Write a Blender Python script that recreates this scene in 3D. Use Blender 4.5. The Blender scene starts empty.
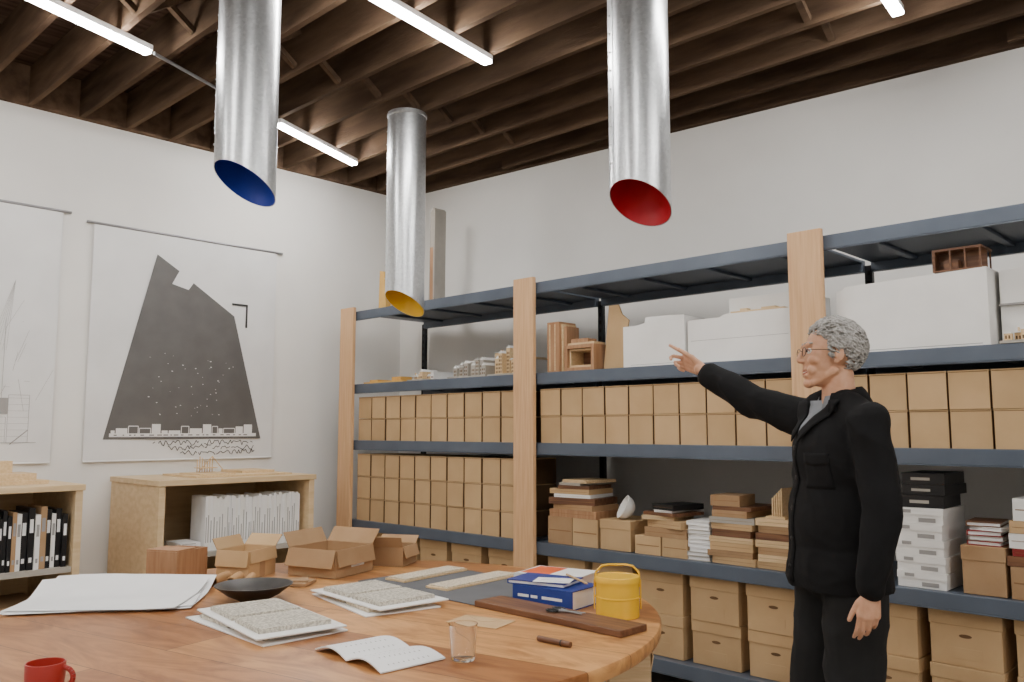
import bpy,bmesh,math,random
from mathutils import Vector,Matrix,noise
random.seed(11)
R=random.random
U=random.uniform
SC=bpy.context.scene
def lin(c):
    return tuple(((x/255)/12.92 if x/255<=.04045 else ((x/255+.055)/1.055)**2.4) for x in c)+(1,)
# ---------------------------------------------------------------- materials
def mk(name,c,c2=None,rough=.6,metal=0,scale=6,stretch=(1,1,1),bump=0,rnd=0,detail=5,emis=0,trans=0,sss=0,bscale=None,lo=.35,hi=.65,spec=None):
    m=bpy.data.materials.new(name);m.use_nodes=True
    nt=m.node_tree;N=nt.nodes;L=nt.links
    b=N['Principled BSDF'];b.inputs['Roughness'].default_value=rough;b.inputs['Metallic'].default_value=metal
    if spec is not None: b.inputs['Specular IOR Level'].default_value=spec
    tc=N.new('ShaderNodeTexCoord');mp=N.new('ShaderNodeMapping');mp.inputs['Scale'].default_value=stretch
    L.new(tc.outputs['Object'],mp.inputs['Vector'])
    vec=mp.outputs['Vector']
    if rnd:
        oi=N.new('ShaderNodeObjectInfo');ad=N.new('ShaderNodeVectorMath');ad.operation='ADD'
        ml=N.new('ShaderNodeMath');ml.operation='MULTIPLY';ml.inputs[1].default_value=37
        L.new(oi.outputs['Random'],ml.inputs[0]);L.new(vec,ad.inputs[0]);L.new(ml.outputs[0],ad.inputs[1]);vec=ad.outputs[0]
    nz=N.new('ShaderNodeTexNoise');nz.inputs['Scale'].default_value=scale;nz.inputs['Detail'].default_value=detail
    L.new(vec,nz.inputs['Vector'])
    cr=N.new('ShaderNodeValToRGB');cr.color_ramp.elements[0].position=lo;cr.color_ramp.elements[1].position=hi
    cr.color_ramp.elements[0].color=lin(c)
    cr.color_ramp.elements[1].color=lin(c2 if c2 else tuple(min(255,x*1.08) for x in c))
    L.new(nz.outputs['Fac'],cr.inputs['Fac'])
    col=cr.outputs['Color']
    if rnd:
        hs=N.new('ShaderNodeHueSaturation');mr=N.new('ShaderNodeMapRange')
        mr.inputs['To Min'].default_value=1-rnd;mr.inputs['To Max'].default_value=1+rnd
        L.new(oi.outputs['Random'],mr.inputs['Value']);L.new(mr.outputs[0],hs.inputs['Value']);L.new(col,hs.inputs['Color']);col=hs.outputs['Color']
    L.new(col,b.inputs['Base Color'])
    if bump:
        bp=N.new('ShaderNodeBump');bp.inputs['Strength'].default_value=bump;bp.inputs['Distance'].default_value=.01
        if bscale:
            n2=N.new('ShaderNodeTexNoise');n2.inputs['Scale'].default_value=bscale;L.new(vec,n2.inputs['Vector']);L.new(n2.outputs['Fac'],bp.inputs['Height'])
        else: L.new(nz.outputs['Fac'],bp.inputs['Height'])
        L.new(bp.outputs[0],b.inputs['Normal'])
    if emis:
        b.inputs['Emission Color'].default_value=(1,.97,.93,1);b.inputs['Emission Strength'].default_value=emis
    if trans: b.inputs['Transmission Weight'].default_value=trans;b.inputs['IOR'].default_value=1.45
    if sss: b.inputs['Subsurface Weight'].default_value=sss;b.inputs['Subsurface Radius'].default_value=(.6,.25,.15);b.inputs['Subsurface Scale'].default_value=.02
    return m
M={}
M['wall']=mk('wall_paint',(228,226,222),(233,231,227),rough=.85,scale=2,bump=.03,bscale=120)
M['floor']=mk('concrete_floor',(150,140,128),(172,162,150),rough=.5,scale=1.5)
M['joist']=mk('old_lumber',(78,62,50),(102,83,67),rough=1,scale=2.5,stretch=(.8,5,5),rnd=.28,bump=.2,spec=.03,bscale=30)
M['deck']=mk('roof_boards',(58,44,36),(82,64,53),rough=1,scale=3,stretch=(8,.6,1),spec=.03)
M['steel']=mk('bluegrey_enamel_steel',(84,94,108),(92,102,116),rough=.42,metal=.15,scale=4)
M['darkmetal']=mk('dark_perforated_metal',(38,40,44),rough=.4,metal=.5)
M['post']=mk('fir_plywood',(204,160,116),(218,178,134),rough=.5,scale=3,stretch=(30,30,1.2),bump=.03,rnd=.04)
M['ply']=mk('birch_plywood',(208,180,138),(222,196,156),rough=.55,scale=3,stretch=(6,1,10),rnd=.04)
M['kraft']=mk('kraft_cardboard',(186,154,112),(197,165,123),rough=.85,scale=4,rnd=.07,bump=.03,bscale=60)
M['kraft2']=mk('brown_cardboard',(160,126,90),(174,142,106),rough=.85,scale=5,rnd=.1,bump=.04,bscale=60)
M['kraftin']=mk('cardboard_inside',(140,104,70),(155,118,80),rough=.9)
M['seam_shade']=mk('cardboard_seam_and_shade',(104,78,52),(112,84,56),rough=.95)  # lid seam and hand hole tone; also painted shade in box gaps
M['hole']=mk('dark_opening',(22,18,15),rough=.9)
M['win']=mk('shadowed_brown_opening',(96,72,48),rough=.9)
M['white']=mk('white_foamcore',(234,233,230),(240,239,236),rough=.7)
M['paper']=mk('white_paper',(236,236,236),(242,242,242),rough=.75)
M['poster']=mk('drafting_film',(220,220,220),(228,228,228),rough=.35,scale=3)
M['posterink']=mk('grey_ink',(90,88,87),(98,96,95),rough=.5)
M['line']=mk('fine_ink_line',(150,148,146),rough=.6)
M['inkdark']=mk('black_ink',(44,44,44),rough=.6)
M['alu']=mk('aluminium_rail',(150,150,152),rough=.35,metal=.8)
M['lamp']=mk('lamp_housing_white',(235,235,235),rough=.4)
M['emit']=mk('led_diffuser',(255,255,255),rough=.5,emis=120)
M['black']=mk('black_plastic',(20,20,22),rough=.4)
M['modelwood']=mk('basswood_model',(208,178,134),(224,196,154),rough=.6,scale=8,stretch=(1,10,10),rnd=.08)
M['modelgrey']=mk('grey_model_board',(165,160,150),(178,172,162),rough=.7)
M['brownwood']=mk('walnut_stained_wood',(98,64,44),(130,90,62),rough=.5,scale=5,stretch=(.8,12,12),rnd=.1)
M['woodred']=mk('fir_frame_wood',(158,116,82),(178,136,100),rough=.55,scale=5,stretch=(10,10,.9))
M['mat']=mk('grey_cutting_mat',(88,90,94),(96,98,102),rough=.7)
M['tile']=mk('speckled_tile',(170,164,150),(214,208,194),rough=.8,scale=120,detail=2,lo=.4,hi=.6)
M['tile2']=mk('beige_speckled_tile',(188,174,150),(218,206,184),rough=.8,scale=130,detail=2,lo=.4,hi=.6)
M['blue']=mk('blue_book_cloth',(28,52,128),(34,60,140),rough=.45)
M['orange']=mk('orange_cover',(214,98,52),rough=.5)
M['red']=mk('red_enamel',(160,44,38),(170,52,44),rough=.3)
M['redbook']=mk('dark_red_cover',(130,36,34),rough=.5)
M['yellow']=mk('yellow_enamel',(236,186,44),(242,194,54),rough=.25)
M['yelwood']=mk('yellow_pine',(210,164,84),(222,180,100),rough=.6)
M['bowl']=mk('black_iron',(40,37,35),(54,50,47),rough=.4,metal=.4,scale=20)
M['glass']=mk('clear_glass',(250,250,250),rough=.02,trans=1)
M['pblue']=mk('blue_duct_paint',(26,54,168),(30,60,178),rough=.5)
M['pyel']=mk('yellow_duct_paint',(250,200,34),(252,206,44),rough=.5)
M['pred']=mk('red_duct_paint',(190,22,40),(198,26,46),rough=.5)
M['skin']=mk('skin',(196,146,114),(208,160,130),rough=.5,scale=30,sss=.08,bump=.03)
M['lips']=mk('lips',(178,114,98),rough=.5)
M['teeth']=mk('teeth',(226,220,208),rough=.3)
M['eyew']=mk('eye_white',(225,222,216),rough=.2)
M['iris']=mk('dark_iris',(50,40,34),rough=.1)
M['hair']=mk('grey_hair',(118,116,113),(184,182,178),rough=.8,scale=110,stretch=(1,1,1),bump=.4,lo=.3,hi=.7)
M['jacket']=mk('black_twill',(10,10,12),(16,16,18),rough=.9,scale=10,bump=.08,bscale=300,spec=.3)
M['trouser']=mk('black_wool_trousers',(12,12,13),(17,17,18),rough=.9)
M['shirt']=mk('grey_shirt',(122,126,132),(134,138,144),rough=.8)
M['shoe']=mk('black_leather',(18,16,15),rough=.35)
M['rope']=mk('kraft_roll',(168,128,84),(186,146,100),rough=.8,rnd=.05)
def galv():
    m=bpy.data.materials.new('galvanised_steel');m.use_nodes=True;nt=m.node_tree;N=nt.nodes;L=nt.links
    b=N['Principled BSDF'];b.inputs['Metallic'].default_value=.9
    tc=N.new('ShaderNodeTexCoord');v=N.new('ShaderNodeTexVoronoi');v.inputs['Scale'].default_value=75
    L.new(tc.outputs['Object'],v.inputs['Vector'])
    cr=N.new('ShaderNodeValToRGB');cr.color_ramp.elements[0].color=(.55,.57,.59,1);cr.color_ramp.elements[1].color=(.70,.72,.74,1)
    L.new(v.outputs['Color'],cr.inputs['Fac']);L.new(cr.outputs['Color'],b.inputs['Base Color'])
    mr=N.new('ShaderNodeMapRange');mr.inputs['To Min'].default_value=.29;mr.inputs['To Max'].default_value=.36
    L.new(v.outputs['Color'],mr.inputs['Value']);L.new(mr.outputs[0],b.inputs['Roughness'])
    return m
M['galv']=galv()
def tablewood():
    m=bpy.data.materials.new('table_wood_planks');m.use_nodes=True;nt=m.node_tree;N=nt.nodes;L=nt.links
    b=N['Principled BSDF'];b.inputs['Roughness'].default_value=.34
    tc=N.new('ShaderNodeTexCoord');mp=N.new('ShaderNodeMapping');mp.inputs['Rotation'].default_value=(0,0,math.radians(-12))
    L.new(tc.outputs['Object'],mp.inputs['Vector'])
    br=N.new('ShaderNodeTexBrick');br.inputs['Scale'].default_value=1;br.inputs['Brick Width'].default_value=3.5;br.inputs['Row Height'].default_value=.23
    br.inputs['Mortar Size'].default_value=.0015;br.inputs['Color1'].default_value=lin((222,166,106));br.inputs['Color2'].default_value=lin((160,104,60));br.inputs['Mortar'].default_value=lin((84,52,30))
    L.new(mp.outputs[0],br.inputs['Vector'])
    m2=N.new('ShaderNodeMapping');m2.inputs['Scale'].default_value=(.9,3.6,3.6);L.new(mp.outputs[0],m2.inputs['Vector'])
    nz=N.new('ShaderNodeTexNoise');nz.inputs['Scale'].default_value=1.7;nz.inputs['Detail'].default_value=10;nz.inputs['Distortion'].default_value=3;nz.inputs['Roughness'].default_value=.62
    L.new(m2.outputs[0],nz.inputs['Vector'])
    cr=N.new('ShaderNodeValToRGB');cr.color_ramp.elements[0].position=.34;cr.color_ramp.elements[1].position=.60
    cr.color_ramp.elements[0].color=(.46,.34,.25,1);cr.color_ramp.elements[1].color=(1.0,1.0,1.0,1)
    L.new(nz.outputs['Fac'],cr.inputs['Fac'])
    mx=N.new('ShaderNodeMix');mx.data_type='RGBA';mx.blend_type='MULTIPLY';mx.inputs[0].default_value=.8
    L.new(br.outputs['Color'],mx.inputs[6]);L.new(cr.outputs['Color'],mx.inputs[7]);L.new(mx.outputs[2],b.inputs['Base Color'])
    return m
M['table']=tablewood()
# ---------------------------------------------------------------- geometry
class G:
    def __init__(s): s.v=[];s.f=[];s.m=[]
    def add(s,vs,fs,m=0):
        o=len(s.v);s.v+=[tuple(v) for v in vs]
        for f in fs: s.f.append(tuple(i+o for i in f));s.m.append(m)
        return s
    def box(s,c,d,m=0,rz=0,rot=None):
        x,y,z=d[0]/2,d[1]/2,d[2]/2
        A=rot if rot is not None else Matrix.Rotation(rz,3,'Z')
        vs=[A@Vector((i*x,j*y,k*z))+Vector(c) for i in(-1,1) for j in(-1,1) for k in(-1,1)]
        return s.add(vs,[(0,1,3,2),(4,6,7,5),(0,4,5,1),(2,3,7,6),(0,2,6,4),(1,5,7,3)],m)
    def b(s,x0,x1,y0,y1,z0,z1,m=0): return s.box(((x0+x1)/2,(y0+y1)/2,(z0+z1)/2),(x1-x0,y1-y0,z1-z0),m)
    def prism(s,poly,z0,z1,m=0,T=None):
        n=len(poly);vs=[Vector((p[0],p[1],z0)) for p in poly]+[Vector((p[0],p[1],z1)) for p in poly]
        if T is not None: vs=[T@v for v in vs]
        return s.add(vs,[tuple(range(n))[::-1],tuple(range(n,2*n))]+[(i,(i+1)%n,(i+1)%n+n,i+n) for i in range(n)],m)
    def cyl(s,p0,p1,r0,r1=None,n=16,m=0,cap=True):
        if r1 is None:r1=r0
        p0=Vector(p0);p1=Vector(p1);d=(p1-p0)
        if d.length<1e-6:return s
        q=Vector((0,0,1)).rotation_difference(d.normalized()).to_matrix()
        vs=[]
        for p,r in((p0,r0),(p1,r1)):
            for i in range(n):
                a=2*math.pi*i/n;vs.append(p+q@Vector((math.cos(a)*r,math.sin(a)*r,0)))
        fs=[(i,(i+1)%n,(i+1)%n+n,i+n) for i in range(n)]
        if cap: fs+=[tuple(range(n))[::-1],tuple(range(n,2*n))]
        return s.add(vs,fs,m)
    def lathe(s,prof,n=32,m=0,c=(0,0,0)):
        vs=[];k=len(prof)
        for r,z in prof:
            for i in range(n):
                a=2*math.pi*i/n;vs.append((c[0]+r*math.cos(a),c[1]+r*math.sin(a),c[2]+z))
        fs=[(j*n+i,j*n+(i+1)%n,(j+1)*n+(i+1)%n,(j+1)*n+i) for j in range(k-1) for i in range(n)]
        fs+=[tuple(range(n))[::-1],tuple(range((k-1)*n,k*n))]
        return s.add(vs,fs,m)
    def ell(s,c,r,A=None,m=0,nu=18,nv=10):
        if isinstance(r,(int,float)): r=(r,r,r)
        c=Vector(c);vs=[]
        for j in range(1,nv):
            t=math.pi*j/nv
            for i in range(nu):
                p=2*math.pi*i/nu;q=Vector((r[0]*math.sin(t)*math.cos(p),r[1]*math.sin(t)*math.sin(p),r[2]*math.cos(t)))
                vs.append(c+(A@q if A is not None else q))
        a=Vector((0,0,r[2]));vs.append(c+(A@a if A is not None else a));vs.append(c-(A@a if A is not None else a))
        T=len(vs)-2;fs=[(j*nu+i,j*nu+(i+1)%nu,(j+1)*nu+(i+1)%nu,(j+1)*nu+i) for j in range(nv-2) for i in range(nu)]
        fs+=[(T,(i+1)%nu,i) for i in range(nu)]+[(T+1,(nv-2)*nu+i,(nv-2)*nu+(i+1)%nu) for i in range(nu)]
        return s.add(vs,fs,m)
    def cap(s,p0,p1,r0,r1=None,n=16):
        if r1 is None:r1=r0
        s.cyl(p0,p1,r0*.99,r1*.99,n=n);s.ell(p0,r0,nu=n,nv=8);s.ell(p1,r1,nu=n,nv=8);return s
    def tube(s,pts,r,n=8,m=0):
        for a,b_ in zip(pts[:-1],pts[1:]): s.cyl(a,b_,r,r,n,m)
        return s
def mesh(g,mats,name='m',smooth=False,fix=True):
    me=bpy.data.meshes.new(name);me.from_pydata(g.v,[],g.f)
    for x in mats: me.materials.append(M[x] if isinstance(x,str) else x)
    for p,mi in zip(me.polygons,g.m): p.material_index=mi
    if fix:
        bm=bmesh.new();bm.from_mesh(me);bmesh.ops.recalc_face_normals(bm,faces=bm.faces);bm.to_mesh(me);bm.free()
    if smooth:
        for p in me.polygons:p.use_smooth=True
        me.set_sharp_from_angle(angle=.7)
    return me
def ob(name,g,mats,loc=(0,0,0),rz=0,parent=None,bevel=0,smooth=False,label=None,cat=None,group=None,kind=None):
    me=g if isinstance(g,bpy.types.Mesh) else mesh(g,[mats] if isinstance(mats,str) else mats,name,smooth)
    o=bpy.data.objects.new(name,me);SC.collection.objects.link(o)
    o.location=loc;o.rotation_euler=(0,0,rz)
    if parent:o.parent=parent
    if bevel:
        b=o.modifiers.new('bevel','BEVEL');b.width=bevel;b.segments=2;b.limit_method='ANGLE'
    if label:o['label']=label
    if cat:o['category']=cat
    if group:o['group']=group
    if kind:o['kind']=kind
    return o
def emp(name,loc,label,cat,rz=0,group=None):
    o=bpy.data.objects.new(name,None);o.empty_display_size=.05;SC.collection.objects.link(o);o.location=loc;o.rotation_euler=(0,0,rz)
    o['label']=label;o['category']=cat
    if group:o['group']=group
    return o
def dup(o,loc,rz=None,label=None):
    n=o.copy();SC.collection.objects.link(n);n.location=loc
    if rz is not None:n.rotation_euler=(0,0,rz)
    if label:n['label']=label
    for c in o.children:
        k=c.copy();SC.collection.objects.link(k);k.parent=n
    return n
# ---------------------------------------------------------------- room
ob('floor',G().b(-.2,9.2,-8.2,1.2,-.1,0),'floor',kind='structure')
ob('wall_left',G().b(-.15,0,-8.2,.2,0,3.9),'wall',kind='structure')
ob('wall_back',G().prism([(-.15,-.013),(9.2,.8),(9.2,.95),(-.15,.137)],0,3.9),'wall',kind='structure')
ob('wall_right',G().b(9,9.15,-8.2,.9,0,3.9),'wall',kind='structure')
ob('wall_front',G().b(-.15,9.15,-8.2,-8.05,0,3.9),'wall',kind='structure')
ob('ceiling',G().b(-.2,9.2,-8.2,1.2,3.76,3.9),'deck',kind='structure')
ZJ=3.5
ob('trim_1',G().b(0,.045,-8.05,-.0,ZJ,3.76),'joist',kind='structure')
ob('trim_2',G().prism([(.05,-.0415),(8.99,.735),(8.99,.779),(.05,.003)],ZJ,3.76),'joist',kind='structure')
ys=[];y=.62;SP=.31
while y>-8: ys.append(y);y-=SP
for y in ys:
    x0=.05 if y<-.08 else (y+.1)/.087+.15
    if x0>8.5: continue
    g=G().b(0,8.98-x0,-.0165,.0165,0,.258)
    ob('ceiling_joist',g,'joist',loc=(x0,y,ZJ),label='rough dark brown timber ceiling joist under the roof boards',cat='joist',group='exposed ceiling joists')
bl=None
for xi,xb in enumerate((1.75,4.2,6.6)):
    for i in range(len(ys)-1):
        y=ys[i]
        if y>-.12: continue
        if bl is None:
            g=G();L_=SP-.033;a=math.atan2(.2,L_)
            for s in(1,-1): g.box((s*.02,-SP/2,.13),(.035,math.hypot(L_,.2)-.002,.03),rot=Matrix.Rotation(s*a,3,'X'))
            bl=ob('cross_bracing',g,'joist',loc=(xb,y,ZJ),label='crossed timber bracing strips between two joists',cat='ceiling brace',group='cross bracing')
        else: dup(bl,(xb+U(-.02,.02),y,ZJ))
# ---------------------------------------------------------------- lamps
def lamp(p0,p1,z=3.4865):
    p0=Vector(p0);p1=Vector(p1);c=(p0+p1)/2;L=(p1-p0).length;a=math.atan2(p1.y-p0.y,p1.x-p0.x)
    e=emp('strip_light',(c.x,c.y,z),'long white tube strip light fixed under the joists','ceiling light',rz=a,group='strip lights')
    ob('lamp_housing',G().b(-L/2,L/2,-.026,.026,-.02,.013),'lamp',parent=e,bevel=.004)
    ob('diffuser',G().b(-L/2+.01,L/2-.01,-.028,.028,-.042,-.0205),'emit',parent=e,bevel=.008,label='glowing white diffuser')
lamp((1.46,-2.925),(1.80,-4.05))
lamp((.994,-1.86),(.65,-.983))
lamp((2.71,-1.54),(2.90,-2.85))
lamp((4.58,-.52),(4.72,-1.75))
for p in [((3.2,-4.6),(3.45,-5.8)),((5.0,-3.6),(5.2,-4.8)),((6.6,-1.2),(6.8,-2.4)),((7.0,-4.2),(7.2,-5.4)),((5.4,-6.2),(5.6,-7.4)),((1.9,-5.4),(2.1,-6.6)),((8.2,-2.6),(8.3,-3.8)),((3.6,-6.6),(3.7,-7.7))]:  # extra strip lights added out of view to help light the room
    lamp(*p)
ob('electrical_conduit',G().cyl((1.45,-2.90,3.47),(1.0,-1.87,3.47),.009),'alu',smooth=True,label='thin grey conduit linking two strip lights',cat='conduit')
# ---------------------------------------------------------------- ducts
def duct(x,y,zb,paint,word,k=.58,Rr=.128):
    e=emp('hanging_duct',(x,y,zb),'galvanised sheet metal duct hanging from ceiling, cut obliquely, %s inside'%word,'duct')
    n=48;top=ZJ-zb-.002
    def ring(r,z,ob_):
        return [(r*math.cos(2*math.pi*i/n),r*math.sin(2*math.pi*i/n),z if not ob_ else -k*(r*math.sin(2*math.pi*i/n))) for i in range(n)]
    g=G();r1=ring(Rr,0,True);r2=ring(Rr,top,False);r3=ring(Rr-.0025,0,True);r4=ring(Rr-.0025,top,False)
    sd=[(i,(i+1)%n,(i+1)%n+n,i+n) for i in range(n)]
    g.add(r1+r2,sd);g.add(r3+r1,sd)
    g.add(r2+r4,sd)
    an=-1.95
    g.box((Rr*math.cos(an),Rr*math.sin(an),top/2+.1),(.004,.010,top-.2),rz=an)
    for i in range(12):
        zz=.16+i*(top-.2)/12
        g.ell((Rr*math.cos(-2.1),Rr*math.sin(-2.1),zz),.0055,nu=8,nv=5)
    g.lathe([(Rr+.001,.0),(Rr+.005,.004),(Rr+.005,.02),(Rr+.001,.024)],n,0,(0,0,top-.03))
    ob('duct_shell',g,'galv',parent=e,smooth=True)
    gi=G();r5=ring(Rr-.004,0,True);r6=ring(Rr-.004,top-.01,False)
    gi.add(r5+r6,sd);gi.add(r6,[tuple(range(n))])
    ob('duct_interior',gi,paint,parent=e,smooth=True,label='%s painted duct interior'%word)
duct(2.740,-3.02,2.44,'pblue','blue')
duct(1.68,-1.30,2.22,'pyel','yellow')
duct(3.98,-1.90,2.34,'pred','red')
# ---------------------------------------------------------------- shelving
YF=-.85;YB=-.06
sh=emp('shelving_unit',(0.42,YF,0),'long blue-grey steel shelving rack with broad plywood posts','shelving')
def lp(x,y,z=0): return (x-.42,y-YF,z)
PX=[.43,2.345,4.21,6.07,7.9]
for x in PX: 
    ob('wood_post',G().b(-.085,.085,-.03,.0,0,2.36),'post',loc=lp(x,YF),parent=sh,bevel=.003,label='plywood front post')
    g=G();g.b(-.02,.02,-.03,.0,0,2.3)
    for k in range(40): 
        g.b(-.008,.008,-.032,-.0301,.1+k*.055,.125+k*.055,1)
    ob('metal_upright',g,['darkmetal','hole'],loc=lp(x,YB),parent=sh,label='dark perforated steel upright')
    g=G().b(-.02,.02,0,.03,0,2.3)
    ob('metal_upright',g,['darkmetal'],loc=lp(x,YF+.005),parent=sh,label='dark perforated steel upright')
LV=[.18,.715,1.32,1.755,2.33]
for bi in range(4):
    x0,x1=PX[bi]+.022,PX[bi+1]-.022
    for lv in LV:
        w=x1-x0;g=G();g.b(0,w,.012,.05,-.068,0);g.b(0,w,.74,.78,-.068,0);g.b(0,w,.05,.74,-.018,-.002)
        g.b(0,w,.0125,.02,-.074,-.068)
        for k in range(4):
            xx=(k+.5)*w/4;g.b(xx-.02,xx+.02,.05,.74,-.035,-.018)
        ob('shelf',g,'steel',loc=lp(x0,YF,lv),parent=sh,bevel=.003)
w,d,h=.158,.36,.166
g=G();g.b(-w/2,w/2,0,d,0,h-.006);g.b(-w/2-.001,w/2+.001,-.001,d*.5-.001,h-.0058,h-.001);g.b(-w/2-.001,w/2+.001,d*.5+.001,d,h-.0058,h-.001)
for sx in(-1,1): g.b(sx*(w/2+.0012)-.0007,sx*(w/2+.0012)+.0007,.002,d-.002,0.001,h-.007,1)  # box sides coloured dark so the gaps between boxes look shaded
g.b(-w/2+.003,w/2-.003,-.0008,.0006,h-.009,h-.0062,1)
ac=None
def arch(x,z,i):
    global ac
    loc=(x+U(-.001,.001),YF+.032+U(0,.006),z)
    if ac is None: ac=ob('archive_box',g,['kraft','seam_shade'],loc=loc,label='small kraft cardboard archive box stacked on steel shelf',cat='cardboard box',group='small archive boxes')
    else: dup(ac,loc,U(-.003,.003))
for bi,(rows,zb) in [(0,(3,LV[1])),(0,(2,LV[2])),(1,(2,LV[2])),(2,(2,LV[2]))]:
    x0,x1=PX[bi]+.088,PX[bi+1]-.088
    n=10;st=(x1-x0)/n
    for r in range(rows):
        for k in range(n):
            arch(x0+st*(k+.5),zb+.001+r*.1675,k)
def banker(loc,rz=0):
    e=emp('storage_box',loc,'brown cardboard storage box with lid and hand hole, on steel shelf','cardboard box',group='lidded storage boxes',rz=rz)
    g=G().b(-.14,.14,.005,.38,0,.19);
    pts=[(.026*math.cos(a),.008*math.sin(a)) for a in [2*math.pi*i/16 for i in range(16)]]
    T=Matrix.Translation((0,.0049,.125))@Matrix.Rotation(math.pi/2,4,'X')
    g.prism(pts,0,.001,1,T)
    g.b(-.06,.06,.0035,.005,.03,.075,0)
    ob('box_body',g,['kraft','seam_shade'],parent=e,bevel=.002)
    ob('box_lid',G().b(-.145,.145,0,.385,.165,.224),'kraft',parent=e,bevel=.003)
    return e
bk=None
for bi in range(3):
    x0,x1=PX[bi]+.1,PX[bi+1]-.1;n=5;st=(x1-x0)/n
    for k in range(n):
        for r in range(2):
            loc=(x0+st*(k+.5),YF+.06+U(0,.02),LV[0]+.001+r*.226)
            if bk is None: bk=banker(loc)
            else: dup(bk,loc,U(-.02,.02))
def stackthing(name,x,z,w,d,h,mat,label,cat,rz=0,y=None,g=None,group=None,bevel=.002,lip=False):
    yy=YF+.05 if y is None else y
    g=G()
    if lip: g.b(-w/2+.003,w/2-.003,.003,d-.003,0,h*.7);g.b(-w/2,w/2,0,d,h*.7,h)
    else:
        g.b(-w/2,w/2,0,d,0,h);g.b(-w/2+.01,w/2-.01,-.0012,0,h*.48,h*.52,1)
    return ob(name,g,[mat,'kraftin'],loc=(x,yy,z),rz=rz,bevel=bevel,label=label,cat=cat,group=group)
def book(x,y,z,w,d,h,mat,label='closed book lying flat in a stack',rz=0,group=None):
    g=G();t=min(.004,h*.2);g.b(-w/2,w/2,0,d,0,t);g.b(-w/2,w/2,0,d,h-t,h);g.b(-w/2,-w/2+t,0,d,t,h-t);g.b(-w/2+t,w/2-.004,.004,d-.004,t,h-t,1)
    return ob('book',g,[mat,'paper'],loc=(x,y,z),rz=rz,label=label,cat='book',group=group)
# --- middle bay, assorted shelf
z0=LV[1]+.001
stackthing('cardboard_box',2.575,z0,.19,.3,.16,'kraft2','brown carton on steel shelf','cardboard box')
stackthing('cardboard_box',2.77,z0,.19,.3,.16,'kraft','tan carton on steel shelf','cardboard box')
z=z0+.161
for i,(w,h,c) in enumerate([(.36,.045,'woodred'),(.30,.03,'kraft2'),(.33,.04,'brownwood'),(.26,.02,'white'),(.29,.03,'kraft'),(.22,.02,'brownwood'),(.17,.015,'modelgrey'),(.2,.018,'modelwood')]):
    stackthing('flat_case',2.665+U(-.03,.03),z,w,.26,h,c,'flat %s case in a loose stack on cartons'%('wooden' if 'wood' in c else 'cardboard'),'box',rz=U(-.16,.16) if i>1 else 0,group='flat cases stacked on cartons');z=z+h+.001
stackthing('cardboard_box',2.99,z0,.22,.3,.17,'kraft','pale open-topped carton on steel shelf','cardboard box',lip=True)
prof=[(.004,-.066)]+[(.068*math.sin(t),-.068*math.cos(t)) for t in[math.pi/2*i/10 for i in range(1,11)]]+[(.072,.002),(.066,.003)]+[(.063*math.sin(t),-.063*math.cos(t)) for t in[math.pi/2*(10-i)/10 for i in range(1,10)]]+[(.003,-.063)]
o=ob('lamp_shade',G().lathe(prof,36),'white',loc=(3.0,YF+.12,z0+.171+.072),smooth=True,label='round white bowl-shaped lamp shade tipped forward on a carton',cat='lamp shade')
o.rotation_euler=(math.radians(62),0,math.radians(-40))
for x,w,h in [(3.215,.17,.10),(3.39,.16,.10)]:
    stackthing('cardboard_box',x,z0,w,.3,h,'kraft','low kraft carton on steel shelf','cardboard box')
z=z0+.101
for i,(w,h,c) in enumerate([(.27,.05,'kraft2'),(.25,.04,'kraft'),(.2,.022,'modelwood'),(.23,.018,'brownwood'),(.12,.012,'white'),(.16,.03,'black')]):
    stackthing('flat_case',3.30+U(-.03,.03),z,w,.24,h,c,'flat box in an uneven stack on cartons','box',rz=U(-.25,.25) if i else 0,group='uneven pile of flat boxes');z+=h+.001
z=z0
for i in range(9):
    h=.022;book(3.54+U(-.008,.008),YF+.05,z,.13,.2,h,random.choice(['white','paper','modelgrey']),'white-covered thin book in a pile',U(-.08,.08),'pile of white books');z+=h+.0008
z=z0
for i in range(9):
    h=[.036,.03,.04,.028,.036,.03,.03,.034,.02][i];stackthing('flat_case',3.73+U(-.012,.012),z,[.25,.25,.24,.25,.22,.24,.25,.2,.22][i],.3,h,['kraft','kraft2','kraft','modelwood','brownwood','kraft','modelgrey','kraft2','brownwood'][i],'flat kraft case in a tall neat stack','box',rz=U(-.06,.06),group='stack of flat kraft cases');z+=h+.001
stackthing('cardboard_box',3.70,z,.16,.2,.055,'kraft2','small carton on top of a stack of cases','cardboard box',rz=.1)
z=z0
for i in range(7):
    h=.034;stackthing('flat_case',3.975+U(-.01,.01),z,.2,.28,h,random.choice(['brownwood','kraft','modelwood','kraft2']),'thin wooden case stacked near the plywood post','box',rz=U(-.08,.08),group='stack of wooden cases');z+=h+.001
g=G()
for k in range(5): g.b(-.02+k*.012,-.014+k*.012,0,.2,0,.09+.012*k)
g.b(-.05,.05,-.005,.205,-.012,0)
ob('wooden_model',g,'modelwood',loc=(3.97,YF+.07,z+.013),label='small slatted wood model on stacked cases',cat='architectural model')
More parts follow.
